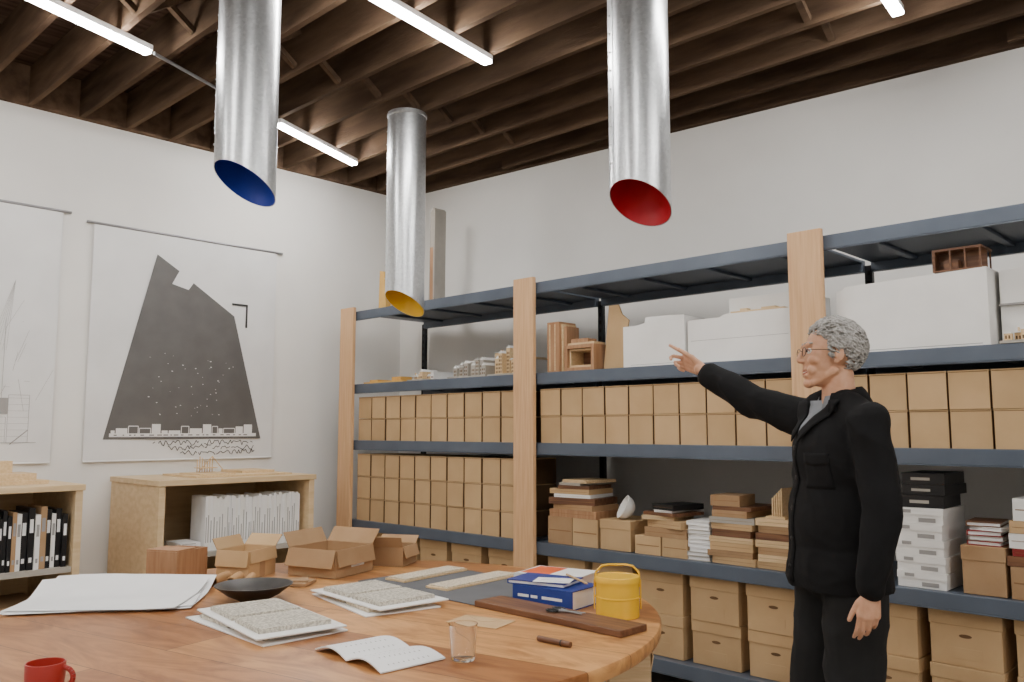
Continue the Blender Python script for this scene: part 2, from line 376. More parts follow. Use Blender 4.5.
# --- right bay, paper boxes
z=z0
for i in range(5):
    h=.068
    g=G().b(-.1,.1,0,.3,0,h-.03);g.b(-.103,.103,-.003,.303,h-.0295,h);g.b(-.07,-.03,-.0045,-.003,h-.022,h-.008,1);g.b(.0,.07,-.0015,-.0005,.008,.026,1)
    ob('paper_box',g,['white','line'],loc=(4.65+U(-.006,.006),YF+.05,z),rz=U(-.03,.03),label='flat white lidded paper box in a stack',cat='box',group='white paper boxes');z+=h+.0008
for i in range(3):
    h=[.055,.045,.05][i]
    g=G().b(-.09,.09,0,.28,0,h);g.b(-.05,.03,-.001,0,h*.35,h*.6,1)
    ob('black_box',g,['black','modelgrey'],loc=(4.67+U(-.01,.01),YF+.06,z),rz=U(-.06,.06),bevel=.003,label='flat black box on the white paper boxes',cat='box',group='black boxes');z+=h+.001
stackthing('cardboard_box',4.90,z0,.17,.3,.2,'kraft2','carton beside white paper boxes on shelf','cardboard box',lip=True)
z=z0+.201
for c,h in [('redbook',.02),('modelgrey',.018),('redbook',.022),('white',.015),('brownwood',.02)]:
    book(4.90+U(-.01,.01),YF+.07,z,.13,.2,h,c,'book with %s cover piled on a carton'%('dark red' if c=='redbook' else 'plain'),U(-.2,.2),'books piled on carton');z+=h+.001
z=z0
for c,h,w in [('kraft2',.13,.2),('brownwood',.04,.22),('redbook',.03,.18),('white',.06,.2),('kraft',.05,.19),('white',.09,.16)]:
    stackthing('flat_case',5.1,z,w,.3,h,c,'%s box in a mixed stack on shelf'%('white' if c=='white' else 'brown'),'box',rz=U(-.05,.05),group='mixed boxes stack');z+=h+.001
# --- models on the upper shelf
z1=LV[3]+.001
def arch_model(loc,w,d,h,mat,label,seed,rz=0,step=.04):
    rr=random.Random(seed);g=G();g.b(-w/2,w/2,0,d,0,.012,1)
    n=max(3,int(w/step));st=w*.9/n;x=-w*.45
    for i in range(n):
        hh=h*rr.uniform(.45,1);dd=d*rr.uniform(.3,.85);y0=.02+rr.uniform(0,.05)
        mi=rr.choice([0,0,0,3])
        g.b(x+.001,x+st-.001,y0,y0+dd,.012,hh,mi)
        for k in range(max(1,int((hh-.02)/.025))):
            for q in(.2,.6): g.b(x+st*q,x+st*(q+.2),y0-.001,y0,.02+k*.025,.034+k*.025,2)
        if rr.random()<.5: g.prism([(x,0),(x+st,0),(x+st/2,st*.5)],0,-dd,3 if mi==0 else 0,Matrix.Translation((0,y0,hh+.0002))@Matrix.Rotation(math.pi/2,4,'X'))
        else: g.b(x-.003,x+st+.003,y0-.008,y0+dd,hh,hh+.004,3)
        if rr.random()<.4: g.b(x+st*.3,x+st*.5,y0+.02,y0+.03,hh,hh+.025)
        x+=st
    return ob('architectural_model',g,[mat,'modelgrey','win','white' if mat!='white' else 'modelwood'],loc=loc,rz=rz,label=label,cat='architectural model')
g=G()
g.b(-.24,.24,0,.3,0,.012);g.b(-.2,-.1,.03,.2,.012,.03);g.b(.05,.16,.05,.2,.012,.045)
ob('architectural_model',g,'yelwood',loc=(.80,YF+.05,z1),label='low flat wood site model on steel shelf',cat='architectural model')
arch_model((1.2,YF+.06,z1),.24,.3,.07,'modelwood','low tan card model with small roofs',3)
arch_model((1.72,YF+.06,z1),.38,.35,.13,'modelgrey','grey and tan house model with many small roofs',4)
arch_model((1.42,YF+.42,z1),.2,.2,.16,'white','white model with tall roof pieces behind other models',8)
arch_model((2.08,YF+.05,z1),.28,.32,.2,'modelwood','basswood row-house model with window openings',5)
def fr(g,x0,x1,z0_,z1_,y0,y1,t,m):
    g.b(x0,x0+t,y0,y1,z0_,z1_,m);g.b(x1-t,x1,y0,y1,z0_,z1_,m);g.b(x0+t,x1-t,y0,y1,z0_,z0_+t,m);g.b(x0+t,x1-t,y0,y1,z1_-t,z1_,m)
g=G();g.b(0,.10,0,.16,0,.315,0);g.b(.10,.115,.02,.15,0,.30,1);g.b(.115,.135,0.03,.15,0,.285,0)
fr(g,.14,.37,0,.16,0,.15,.022,0);fr(g,.165,.345,.024,.136,.02,.15,.012,1);g.b(.179,.333,.14,.15,.036,.124,2)
g.b(.15,.36,.02,.13,.161,.175,1);g.b(.17,.30,.03,.12,.175,.2,0);g.b(.018,.028,-.003,0,.01,.30,1);g.b(.06,.07,-.003,0,.01,.30,1)
ob('wooden_frame_sample',g,['woodred','modelwood','brownwood'],loc=(2.47,YF+.06,z1),bevel=.0015,label='layered brown wooden window-frame corner mock-up with nested frames',cat='wood sample')
g=G();poly=[(0,0),(.205,0),(.20,.2),(.165,.24),(.175,.29),(.125,.33),(.10,.39),(.03,.39),(.02,.25)]
T=Matrix.Rotation(.05,4,'Z')@Matrix.Rotation(math.pi/2-.05,4,'X');g.prism(poly,0,.01,0,T)
ob('cardboard_cutout',g,'kraft',loc=(2.852,YF+.15,z1+.003),label='large upright tan cardboard cutout standing beside white models',cat='cardboard piece')
def white_model(loc,poly,d,extra,label):
    g=G();T=Matrix.Rotation(math.pi/2,4,'X');g.prism(poly,-d,0,0,T)
    for e_ in extra: g.b(*e_)
    return ob('white_massing_model',g,['white','modelwood','line'],loc=loc,bevel=.002,label=label,cat='architectural model')
white_model((3.075,YF+.04,z1),[(0,0),(.41,0),(.41,.27),(.3,.275),(.1,.235),(0,.235)],.22,[(.05,.38,-.001,0,.01,.012,2),(.12,.3,.05,.18,.24,.285,0)],'white foam massing model with stepped sloping top')
white_model((3.50,YF+.05,z1),[(0,0),(.60,0),(.60,.25),(.22,.25),(.2,.235),(0,.235)],.5,[(.2,.6,.1,.45,.2501,.345,0),(.02,.58,-.001,0,.12,.122,2),(.25,.55,.02,.09,.2501,.262,1),(.3,.34,.03,.07,.262,.275,1),(.42,.5,.03,.08,.262,.272,1)],'long white layered foam massing model with tan roof pieces')
white_model((4.33,YF+.04,z1),[(0,0),(.65,0),(.65,.335),(.04,.315),(.03,.30),(0,.3)],.6,[(.05,.62,-.001,0,.008,.011,2),(.1,.5,.3,.5,.3,.35,0)],'very large plain white foam massing model')
g=G();g.b(-.1,.1,0,.16,0,.006)
for x in(-.095,-.03,.03,.09): g.b(x,x+.006,.0,.008,.006,.09);g.b(x,x+.006,.15,.158,.006,.09)
g.b(-.1,.1,0,.16,.09,.1);g.b(-.1,.1,.08,.085,.006,.09);g.b(-.06,0,.02,.07,.006,.05);g.b(-.1,-.094,0,.16,.006,.09)
ob('architectural_model',g,'brownwood',loc=(4.86,YF+.06,z1+.3375),label='small brown open pavilion model standing on white massing model',cat='architectural model')
white_model((5.0,YF+.14,z1),[(0,0),(.5,0),(.5,.38),(.12,.38),(.12,.33),(0,.33)],.5,[(.0,.3,-.02,0,.17,.18,2)],'tall white stepped foam model')
arch_model((5.12,YF+.01,z1),.2,.055,.06,'modelwood','tiny wood strip model in front of white models',9,step=.03)
g=G();g.prism([(0,0),(.07,0),(.075,.86),(.055,.88),(.02,.84),(.01,.4)],-.12,0,0,Matrix.Rotation(math.pi/2,4,'X'));g.b(.018,.055,-.001,0,.1,.55,1)
ob('plywood_offcut',g,['modelgrey','woodred'],loc=(.76,-.32,LV[4]+.001),label='tall narrow pale wood panel standing on top of the rack',cat='wood panel')
ob('wood_block',G().prism([(0,0),(.1,0),(.09,.12),(.07,.34),(.01,.36)],-.05,0,0,Matrix.Rotation(math.pi/2,4,'X')),['yelwood'],loc=(.47,-.6,LV[4]+.001),label='small yellowish wood wedge on top of the rack',cat='wood piece')
# ---------------------------------------------------------------- low cabinets
def cabinet(y0,y1,label):
    e=emp('low_cabinet',(.05,y0,0),label,'cabinet',group='plywood low cabinets')
    w=y1-y0;D=.75;H=1.09
    ob('top_panel',G().b(0,D+.01,-.01,w+.01,H-.035,H),['ply'],parent=e,bevel=.003)
    for yy in(0,w-.04): ob('side_panel',G().b(0,D,yy,yy+.04,0,H-.0355),['ply'],parent=e,bevel=.002)
    ob('back_panel',G().b(0,.015,.04,w-.04,.05,H-.0355),['ply'],parent=e)
    for zz in(.08,.60): ob('shelf',G().b(.016,D-.01,.041,w-.041,zz,zz+.03),['modelgrey'],parent=e)
    return e
cabinet(-2.48,-1.38,'open-fronted plywood low cabinet holding white magazines against wall')
cabinet(-4.25,-2.92,'open-fronted plywood low cabinet holding dark binders against wall')
y=-2.16
while y<-1.47:
    t=U(.014,.022);h=U(.32,.345)
    g=G().b(-.2,0,0,t-.0008,0,h);g.b(0,.001,t*.3,t*.6,h*.15,h*U(.4,.8),1)
    ob('magazine',g,[random.choice(['white','paper','white','paper']),'line'],loc=(.76+U(-.008,.005),y,.631),label='thin white magazine upright on cabinet shelf',cat='magazine',group='white magazines');y+=t
for i in range(4):
    ob('magazine',G().b(-.2,0,0,.13,0,.014).b(0,.001,.01,.1,.005,.009,1),['paper','line'],loc=(.75,-2.31+U(-.005,.005),.631+i*.0155),label='white magazine lying flat in a small pile',cat='magazine',group='flat magazines')
y=-3.62
while y<-3.0:
    t=U(.018,.034);h=U(.28,.35);dk=R()<.8
    g=G().b(-.24,0,0,t-.0015,0,h);g.b(0,.001,t*.2,t*.75,h*.6,h*.82,1);g.b(0,.001,t*.25,t*.7,h*.12,h*.2,1)
    ob('binder',g,['black' if dk else random.choice(['mat','kraft2','white']),'paper' if dk else 'line'],loc=(.76+U(-.015,.01),y,.631),label='%s spine binder with white label upright on cabinet shelf'%('black' if dk else 'light'),cat='binder',group='binders in low cabinet');y+=t
for y,w in [(-2.3,.3),(-1.9,.35)]:
    stackthing('cardboard_box',.5,.111,.45,w,.3,'kraft2','brown carton in lower tier of cabinet','cardboard box',y=y)
for y in(-3.45,-4.0): stackthing('cardboard_box',.5,.111,.45,.4,.32,'kraft2','brown carton in lower tier of cabinet','cardboard box',y=y)
g=G();g.b(-.25,.25,-.35,.35,0,.012,0);g.b(-.1,.2,-.3,-.05,.012,.022);g.b(-.2,.1,.05,.3,.012,.03)
for i in range(7):
    a=-.22+i*.018;g.b(-.02,-.012,a,a+.004,.012,.11+.02*math.sin(i*1.3));
g.b(-.06,.04,-.22,-.1,.05,.056);g.tube([(-.05,-.2,.012),(0,-.12,.13),(.05,-.05,.022)],.003)
ob('architectural_model',g,'modelwood',loc=(.45,-1.85,1.091),label='flat wood site model with thin sticks on plywood cabinet',cat='architectural model')
g=G();g.b(-.2,.2,-.3,.3,0,.02);g.b(-.1,.15,.0,.25,.02,.06);g.b(-.1,.1,-.25,-.05,.02,.09);g.b(-.05,.05,.05,.15,.06,.13)
ob('architectural_model',g,'modelwood',loc=(.42,-3.35,1.091),label='blocky pale wood terrain model on plywood cabinet',cat='architectural model')
# ---------------------------------------------------------------- posters
def poster(y0,y1,z0,z1,label,phase):
    e=emp('hanging_drawing',(.0,(y0+y1)/2,z0),label,'drawing',group='large hanging drawings')
    n=14;w=y1-y0;h=z1-z0;vs=[];fs=[]
    for j in range(9):
        for i in range(n+1):
            yy=-w/2+w*i/n;zz=h*j/8;vs.append((.018+.003*math.sin(i*.9+phase)*(1-j/8),yy,zz))
    for j in range(8):
        for i in range(n): a=j*(n+1)+i;fs.append((a,a+1,a+n+2,a+n+1))
    g=G().add(vs,fs);ob('film_sheet',g,'poster',parent=e,smooth=True)
    ob('hanging_rail',G().cyl((.018,-w/2-.05,h+.005),(.018,w/2+.05,h+.005),.009),'alu',parent=e,smooth=True)
    ob('bottom_rail',G().cyl((.018,-w/2,0),(.018,w/2,0),.006),'poster',parent=e,smooth=True)
    return e
PY=-1.965;PZ=1.19
p1=poster(-2.66,-1.27,1.19,2.80,'large hanging film drawing with dark grey trapezoid site plan',0)
def flat(g,pts,x,m=0,th=.0008):
    n=len(pts);vs=[(x,p[0]-PY,p[1]-PZ) for p in pts]+[(x+th,p[0]-PY,p[1]-PZ) for p in pts]
    g.add(vs,[tuple(range(n)),tuple(range(n,2*n))]+[(i,(i+1)%n,(i+1)%n+n,i+n) for i in range(n)],m)
def ln(g,a,b_,x=.0225,t=.004,m=0):
    a=Vector(a);b_=Vector(b_);d=(b_-a);n=Vector((-d.y,d.x)).normalized()*t/2
    flat(g,[a-n,b_-n,b_+n,a+n],x,m,.0006)
g=G()
flat(g,[(-2.54,1.335),(-1.37,1.335),(-1.62,2.26),(-1.95,2.475),(-1.985,2.42),(-2.11,2.45),(-2.06,2.55),(-2.225,2.65)],.0225)
ob('site_shape',g,'posterink',parent=p1,label='dark grey printed trapezoid')
g=G()
bp=[(-1.64,2.345),(-1.64,2.36),(-1.51,2.36),(-1.51,2.18),(-1.525,2.18),(-1.525,2.345)]
flat(g,bp,.0225)
ob('bracket_outline',g,'inkdark',parent=p1,label='thin black bracket outline')
rr=random.Random(5);g=G()
for row in range(3):
    yy=-2.2+row*.10;zz=1.305-row*.035;pv=(yy,zz)
    while yy<-1.44+row*.02:
        yy+=rr.uniform(.007,.018);q=(yy,zz+rr.uniform(-.018,.022))
        if rr.random()<.88: ln(g,pv,q,t=.005)
        pv=q
ob('handwriting',g,'inkdark',parent=p1,label='black handwritten notes')
g=G()
flat(g,[(-2.5,1.352),(-1.41,1.352),(-1.41,1.376),(-2.5,1.376)],.0236,0,.0005)
yy=-2.49
while yy<-1.47:
    w=rr.uniform(.025,.1);h=rr.choice([.02,.035,.05,.065]);zb=1.376
    if rr.random()<.6: flat(g,[(yy,zb),(yy+w,zb),(yy+w,zb+h),(yy,zb+h)],.0237,0,.0004)
    else:
        ln(g,(yy,zb+h),(yy+w,zb+h),.0236,t=.006);ln(g,(yy,zb),(yy,zb+h),.0236,t=.005);ln(g,(yy+w,zb),(yy+w,zb+h),.0236,t=.005)
    yy+=w+.008
for i in range(48):
    a=rr.uniform(-2.25,-1.6);z=rr.uniform(1.5,1.95);s=rr.uniform(.002,.006)
    flat(g,[(a,z),(a+s*2,z),(a+s*2,z+s),(a,z+s)],.0236,0,.0005)
ob('plan_linework',g,'poster',parent=p1,label='pale plan lines and dots over grey shape')
g=G();yy=-2.47
while yy<-1.46:
    w=rr.uniform(.01,.035);ln(g,(yy,1.364),(yy+w,1.364),.0245,t=.007);yy+=w+rr.uniform(.01,.04)
ob('plan_linework',g,'posterink',parent=p1,label='dark plan details in pale band')
p2=poster(-4.35,-2.86,1.19,2.84,'large hanging film drawing with faint tower elevations',2)
PY=-3.605
g=G()
for (a,b_,z,h) in [(-3.3,-3.22,1.32,.5),(-3.2,-3.13,1.32,.16),(-3.12,-3.0,1.32,.3),(-3.45,-3.32,1.32,.9),(-3.7,-3.5,1.32,.7)]:
    ln(g,(a,z),(a,z+h),t=.002);ln(g,(b_,z),(b_,z+h),t=.002);ln(g,(a,z+h),(b_,z+h),t=.002)
    k=z
    while k<z+h: ln(g,(a,k),(b_,k),t=.0012);k+=.04
ln(g,(-4.2,1.32),(-2.95,1.32),t=.003)
for i in range(6): ln(g,(-3.25+.02*i,1.9),(-3.12,2.35),t=.001)
for i in range(14):
    a=rr.uniform(-3.3,-2.95);b_=rr.uniform(1.35,2.1);ln(g,(a,b_),(a+rr.uniform(-.05,.12),b_+rr.choice([0,.12,.2])),t=.0014)
ln(g,(-3.1,1.31),(-3.0,1.40),t=.006);ln(g,(-3.16,1.5),(-3.16,2.1),t=.002)
flat(g,[(-3.19,1.5),(-3.12,1.5),(-3.12,1.6),(-3.19,1.6)],.0225,0,.0005)
ob('tower_linework',g,'line',parent=p2)
# ---------------------------------------------------------------- table
TC=(3.31,-2.93);TR=1.19;TZ=.75
tb=emp('round_table',(TC[0],TC[1],0),'large round reddish wood plank table covered with papers and samples','table')
prof=[(0.001,TZ-.05),(TR-.03,TZ-.05),(TR-.004,TZ-.042),(TR,TZ-.03),(TR,TZ-.008),(TR-.004,TZ-.002),(TR-.012,TZ)]
g=G().lathe(prof,128);ob('table_top',g,'table',parent=tb,smooth=True)
for a in range(4):
    t=math.pi/4+a*math.pi/2;c=Vector((.62*math.cos(t),.62*math.sin(t),0))
    ob('leg',G().cyl(c,(c.x,c.y,TZ-.051),.035,.045,20),'table',parent=tb,smooth=True)
ob('apron',G().lathe([(.60,TZ-.13),(.66,TZ-.13),(.66,TZ-.0505),(.60,TZ-.0505)],48),'table',parent=tb,smooth=True)
TZ+=.0008
def tobj(name,g,mats,x,y,rz=0,z=0,**k): return ob(name,g,mats,loc=(x,y,TZ+z),rz=rz,**k)
tobj('cutting_mat',G().b(-.38,.38,-.26,.26,0,.004),'mat',3.30,-2.27,bevel=.0015,label='grey cutting mat lying on the table',cat='mat')
for x,y,l,rz in[(3.03,-2.23,.40,.10),(3.30,-2.20,.46,.08)]:
    g=G().b(-.06,.06,-l/2,l/2,0,.008,0);g.b(-.053,.053,-l/2+.01,l/2-.01,.008,.0135,1)
    tobj('sample_strip',g,['modelwood','tile2'],x,y,rz,.0042,label='long speckled beige material sample strip on grey mat',cat='material sample',group='material sample strips')
def tray(x,y,rz,z,lab,mat,w=.55,d=.30):
    e=emp('sample_tray',(x,y,TZ+z),lab,'sample tray',rz=rz,group='sample trays')
    ob('tray_board',G().b(-w/2,w/2,-d/2,d/2,0,.005),'white',parent=e,bevel=.001)
    for sx in(-1,1):
        g=G().b(sx*w*.215-w*.19,sx*w*.215+w*.19,-d*.40,d*.40,.0052,.017)
        for i in range(6):
            for j in range(3):
                xx=sx*w*.215-w*.19+i*w*.38/6;yy=-d*.39+j*d*.26;g.b(xx+.0015,xx+w*.38/6-.0015,yy+.001,yy+d*.26-.001,.017,.0195)
        ob('tile_sample',g,mat,parent=e)
    return e
tray(3.365,-3.23,-.03,0,'white board with speckled tile panels, stacked under another','tile')
tray(3.375,-3.22,-.14,.0205,'thin white board carrying two grey-beige speckled tile panels','tile')
tray(3.31,-2.735,-.20,0,'thin white board with tile panels under another board','tile2',w=.5)
tray(3.32,-2.725,-.08,.0205,'thin white board carrying pale speckled tile panels','tile',w=.5)
g=G().lathe([(.05,0),(.055,.004),(.10,.026),(.143,.058),(.147,.062),(.139,.062),(.096,.034),(.05,.014),(.001,.012)],48)
tobj('shallow_bowl',g,'bowl',2.97,-3.05,smooth=True,label='wide shallow black metal bowl on the table',cat='bowl')
g=G().lathe([(.001,0),(.032,0),(.034,.004),(.041,.098),(.042,.1),(.0405,.1),(.039,.097),(.0315,.010),(.001,.009)],40)
tobj('drinking_glass',g,'glass',4.167,-3.064,smooth=True,label='clear empty glass tumbler on the wooden table',cat='glass')
e=emp('coffee_mug',(3.66,-4.00,TZ),'red ceramic mug near the table edge','mug')
ob('mug_body',G().lathe([(.001,0),(.036,0),(.042,.006),(.046,.045),(.046,.076),(.0455,.078),(.0425,.078),(.0415,.045),(.036,.012),(.001,.010)],36),'red',parent=e,smooth=True)
pts=[Vector((.044+.026*math.sin(t),.0,.042+.024*math.cos(t))) for t in [math.pi*i/10 for i in range(11)]]
Rz=Matrix.Rotation(.77,3,'Z');ob('handle',G().tube([Rz@p for p in pts],.0065,10),'red',parent=e,smooth=True)
tobj('kraft_envelope',G().box((0,0,.001),(.2,.13,.002)).prism([(-.1,.065),(.1,.065),(0,.0)],.002,.0026),'kraft',3.86,-2.70,.25,label='flat kraft envelope on the table',cat='envelope')
tobj('wooden_board',G().b(-.34,.34,-.07,.07,0,.022),'brownwood',4.0,-2.475,-.02,bevel=.003,label='thick dark walnut board lying on the table',cat='board')
g=G();g.cyl((-.05,-.005,.006),(.045,.018,.006),.005,.002,8,0);g.cyl((-.05,.012,.006),(.045,-.005,.006),.005,.002,8,0)
for yy in(-.016,.024):
    pts=[(-.07+.022*math.cos(t),yy+.014*math.sin(t),.006) for t in[2*math.pi*i/12 for i in range(13)]];g.tube(pts,.004,6,1)
tobj('scissors',g,['alu','black'],4.07,-2.47,.1,.0225,smooth=True,label='small scissors with black handles on walnut board',cat='scissors')
g=G();t=.003;w,d,h=.27,.2,.068
g.b(-w/2,w/2,-d/2,d/2,0,t);g.b(-w/2,w/2,-d/2,d/2,h-t,h);g.b(-w/2,w/2,-d/2,-d/2+t,t,h-t);g.b(-w/2+.004,w/2-.004,-d/2+t,d/2-.005,t,h-t,1)
for i,(a,b_) in enumerate([(-.11,-.06),(-.05,-.02),(0,.09)]): g.b(a,b_,-d/2-.0008,-d/2,h*.4,h*.55,1)
tobj('thick_book',g,['blue','paper'],3.83,-2.27,.12,label='thick blue clothbound book with pale spine marks',cat='book')
book(3.80,-2.36,TZ+.069,.24,.17,.016,'blue','thin blue book on top of thicker blue book',.25)
tobj('loose_paper',G().b(-.07,.07,-.05,.05,0,.001).b(-.05,.05,-.03,-.027,.001,.0012,1).b(-.05,.02,0,.003,.001,.0012,1),['paper','line'],3.84,-2.30,.5,.0865,label='small paper slip on blue books',cat='paper')
g=G().cyl((-.1,0,.004),(.1,0,.004),.004,.004,10);g.cyl((.1,0,.004),(.115,0,.004),.004,.001,10)
tobj('pencil',g,'kraft',3.90,-2.24,-.5,.0885,smooth=True,label='tan pencil resting on blue books',cat='pencil')
tobj('boxed_book_set',G().b(-.14,.14,-.1,.1,0,.05).b(-.139,.139,-.101,-.1,.01,.04,1),['white','paper'],3.60,-2.02,.15,label='white boxed set lying on the mat',cat='book',z=.0045,bevel=.001)
tobj('magazine',G().b(-.14,.14,-.1,.1,0,.006).b(-.13,.0,-.09,.09,.006,.0065,1),['white','orange'],3.62,-2.02,.25,.056,label='white and orange covered magazine',cat='magazine')
e=emp('lunch_canister',(4.138,-2.30,TZ),'bright yellow enamel lidded canister with carrying handle','canister')
ob('canister_body',G().lathe([(.001,0),(.074,0),(.076,.002),(.076,.064),(.0785,.065),(.0785,.070),(.076,.071),(.076,.118),(.001,.118)],64),'yellow',parent=e,smooth=True)
ob('lid',G().lathe([(.079,.1185),(.079,.136),(.077,.139),(.070,.140),(.068,.138),(.001,.138)],64),'yellow',parent=e,smooth=True)
Rz=Matrix.Rotation(.75,3,'Z')
pts=[Rz@Vector(p) for p in[(-.079,0,.10),(-.076,0,.15),(-.055,0,.172),(-.03,0,.177),(.03,0,.177),(.055,0,.172),(.076,0,.15),(.079,0,.10)]]
ob('handle',G().tube(pts,.0038,10),'yellow',parent=e,smooth=True,label='yellow wire bail handle')
for s in(-1,1):
    ob('side_clamp',G().box(Rz@Vector((s*.0815,0,.075)),(.004,.012,.10),rz=.75),'yellow',parent=e,bevel=.001)
g=G().cyl((-.06,0,.0085),(.03,0,.0085),.0085,n=16);g.cyl((.03,0,.0085),(.065,0,.0085),.0095,.0085,16);g.cyl((.03,0,.0085),(.034,0,.0085),.0102,n=16,m=1)
tobj('marker_pen',g,['brownwood','black'],4.236,-2.753,.05,smooth=True,label='dark brown capped marker pen on table',cat='pen')
def sheet(w,d,fn,n=16,th=.002):
    g=G();vs=[];fs=[]
    for k in(0,1):
        for j in range(n+1):
            for i in range(n+1):
                x=-w/2+w*i/n;y=-d/2+d*j/n;vs.append((x,y,fn(i/n,j/n)+k*th))
    N2=(n+1)**2
    for k in(0,1):
        for j in range(n):
            for i in range(n): a=k*N2+j*(n+1)+i;fs.append((a,a+1,a+n+2,a+n+1))
    for i in range(n):
        for a,b_ in((i,i+1),(n*(n+1)+i,n*(n+1)+i+1),(i*(n+1),(i+1)*(n+1)),(i*(n+1)+n,(i+1)*(n+1)+n)): fs.append((a,b_,b_+N2,a+N2))
    return g.add(vs,fs)
e=emp('open_booklet',(3.955,-3.20,TZ),'open white booklet with softly curled pages on table','booklet',rz=-.05)
bf=lambda u,v:.002+.02*abs(math.sin(math.pi*min(1,abs(u-.5)*2)))*(1-.3*v)
ob('pages',sheet(.34,.22,bf,20,.004),'paper',parent=e,smooth=True)
g=G()
for i in range(9):
    y=-.07+i*.017
    for x0 in(.03,.1,-.14,-.07):
        x1=x0+.05;u0=(x0+.17)/.34;u1=(x1+.17)/.34;v=(y+.11)/.22
        za=bf(u0,v)+.0045;zb=bf(u1,v)+.0045
        g.add([(x0,y,za),(x1,y,zb),(x1,y+.003,zb),(x0,y+.003,za)],[(0,1,2,3)])
ob('printed_text',g,'line',parent=e)
for i in range(3):
    f=lambda u,v,i=i:.001+i*.005+.13*max(0,(v-.60))**1.3*(1+.4*math.sin(u*3+i*.3))+.02*max(0,u-.8)
    ob('drawing_sheet',sheet(.66-.03*i,.46-.01*i,f,22,.0012),'paper',loc=(2.57+.012*i,-3.41-.01*i,TZ),rz=math.radians(52+[0,5,-4][i]),smooth=True,label='large loose white drawing sheet curling at its edge',cat='paper sheet',group='stack of big sheets')
for i in range(3):
    o=tobj('paper_roll',G().lathe([(.017,0),(.021,0),(.021,.14),(.017,.14),(.017,.13),(.015,.01)],20),'rope',0,0,smooth=True,label='short rolled kraft paper tube lying on table',cat='paper roll',group='kraft paper rolls')
    o.rotation_euler=(math.pi/2,0,math.radians(38+i*8));o.location=(2.505+.052*i,-2.915+.03*i,TZ+.0215)
tobj('folded_cardboard',G().box((0,0,.008),(.2,.12,.012)).prism([(-.1,-.06),(.1,-.03),(.06,.07)],.014,.022),'kraft2',2.76,-2.77,.6,label='small folded brown cardboard piece on table',cat='cardboard piece')
def carton(x,y,z,w,d,h,rz,lab,mat='kraft',fl=(60,50,40,70),sticker=False,fs_=.4):
    e=emp('open_cardboard_box',(x,y,z),lab,'cardboard box',rz=rz,group='open cartons')
    t=.005;g=G();g.b(-w/2,w/2,-d/2,d/2,0,t)
    g.b(-w/2,-w/2+t,-d/2,d/2,t,h);g.b(w/2-t,w/2,-d/2,d/2,t,h);g.b(-w/2+t,w/2-t,-d/2,-d/2+t,t,h);g.b(-w/2+t,w/2-t,d/2-t,d/2,t,h)
    g.b(w/2,w/2+.0005,-.02,.02,.0,h,1)
    if sticker: g.b(w/2,w/2+.0012,-d*.1,d*.25,h*.3,h*.75,2)
    ob('box_body',g,[mat,'kraft2','paper'],parent=e)
    for k,(ax,sg,L_,S_) in enumerate([('y',1,w,d*fs_),('y',-1,w,d*fs_),('x',1,d,w*fs_*.9),('x',-1,d,w*fs_*.9)]):
        a=math.radians(fl[k])
        if ax=='y': A=Matrix.Rotation(sg*a,3,'X');c=A@Vector((0,sg*S_/2,0))+Vector((0,sg*d/2,h));dim=(L_-.004,S_,t*.8)
        else: A=Matrix.Rotation(-sg*a,3,'Y');c=A@Vector((sg*S_/2,0,0))+Vector((sg*w/2,0,h));dim=(S_,L_-.004,t*.8)
        ob('flap',G().box(c,dim,rot=A),mat,parent=e)
carton(2.63,-2.47,TZ,.27,.27,.12,.30,'open tan carton with raised flaps and shipping sticker','kraft2',(50,-70,-78,60),True,.30)
carton(2.62,-2.12,TZ,.2,.17,.09,.5,'small open brown carton with flaps up','kraft2',(40,70,-70,40),fs_=.3)
carton(2.42,-2.78,TZ,.17,.2,.12,.45,'open tan carton standing near table edge','kraft',(40,-80,-80,60),fs_=.35)
g=G();g.b(-.08,.08,-.10,.10,0,.01);g.b(-.08,.08,-.10,-.09,.01,.13);g.b(-.08,.08,.09,.10,.01,.13);g.b(-.08,-.07,-.09,.09,.01,.13);g.b(.07,.08,-.09,.09,.01,.13);g.b(-.08,.08,-.10,.02,.1305,.138)
ob('wooden_box',g,['woodred'],loc=(2.30,-3.045,TZ),rz=.45,bevel=.001,label='low light wood box beside open carton',cat='wooden box')
carton(4.06,-2.14,.0,.15,.15,.54,.75,'tall narrow open pale carton standing on floor under table','modelwood',(85,85,80,80))
# ---------------------------------------------------------------- person
BP=Vector((4.778,-1.908,0));Sv=Vector((.920,.392,0));Vv=Vector((-.392,.920,0));Zv=Vector((0,0,1))
def P(s,d,h): return Sv*s+Vv*d+Zv*h
def bake(g,voxel,it,mats,disp=None,cut=None):
    me=mesh(g,[],'tmp',fix=False);o=bpy.data.objects.new('tmp',me);SC.collection.objects.link(o)
    m=o.modifiers.new('r','REMESH');m.mode='VOXEL';m.voxel_size=voxel
    s=o.modifiers.new('s','SMOOTH');s.factor=.5;s.iterations=it
    dg=bpy.context.evaluated_depsgraph_get();m2=bpy.data.meshes.new_from_object(o.evaluated_get(dg))
    bpy.data.objects.remove(o);m2.materials.clear()
    bm=bmesh.new();bm.from_mesh(m2)
    if cut is not None:
        bmesh.ops.bisect_plane(bm,geom=bm.verts[:]+bm.edges[:]+bm.faces[:],plane_co=cut[0],plane_no=cut[1],clear_outer=True)
    bm.normal_update()
    if disp:
        for v in bm.verts: v.co+=v.normal*disp(v.co)
    for f in bm.faces: f.smooth=True
    bm.to_mesh(m2);bm.free()
    for x in mats:m2.materials.append(M[x])
    return m2
def frame(F,up=Zv):
    F=F.normalized();Lx=up.cross(F).normalized();Ux=F.cross(Lx).normalized()
    return Matrix((F,Lx,Ux)).transposed()
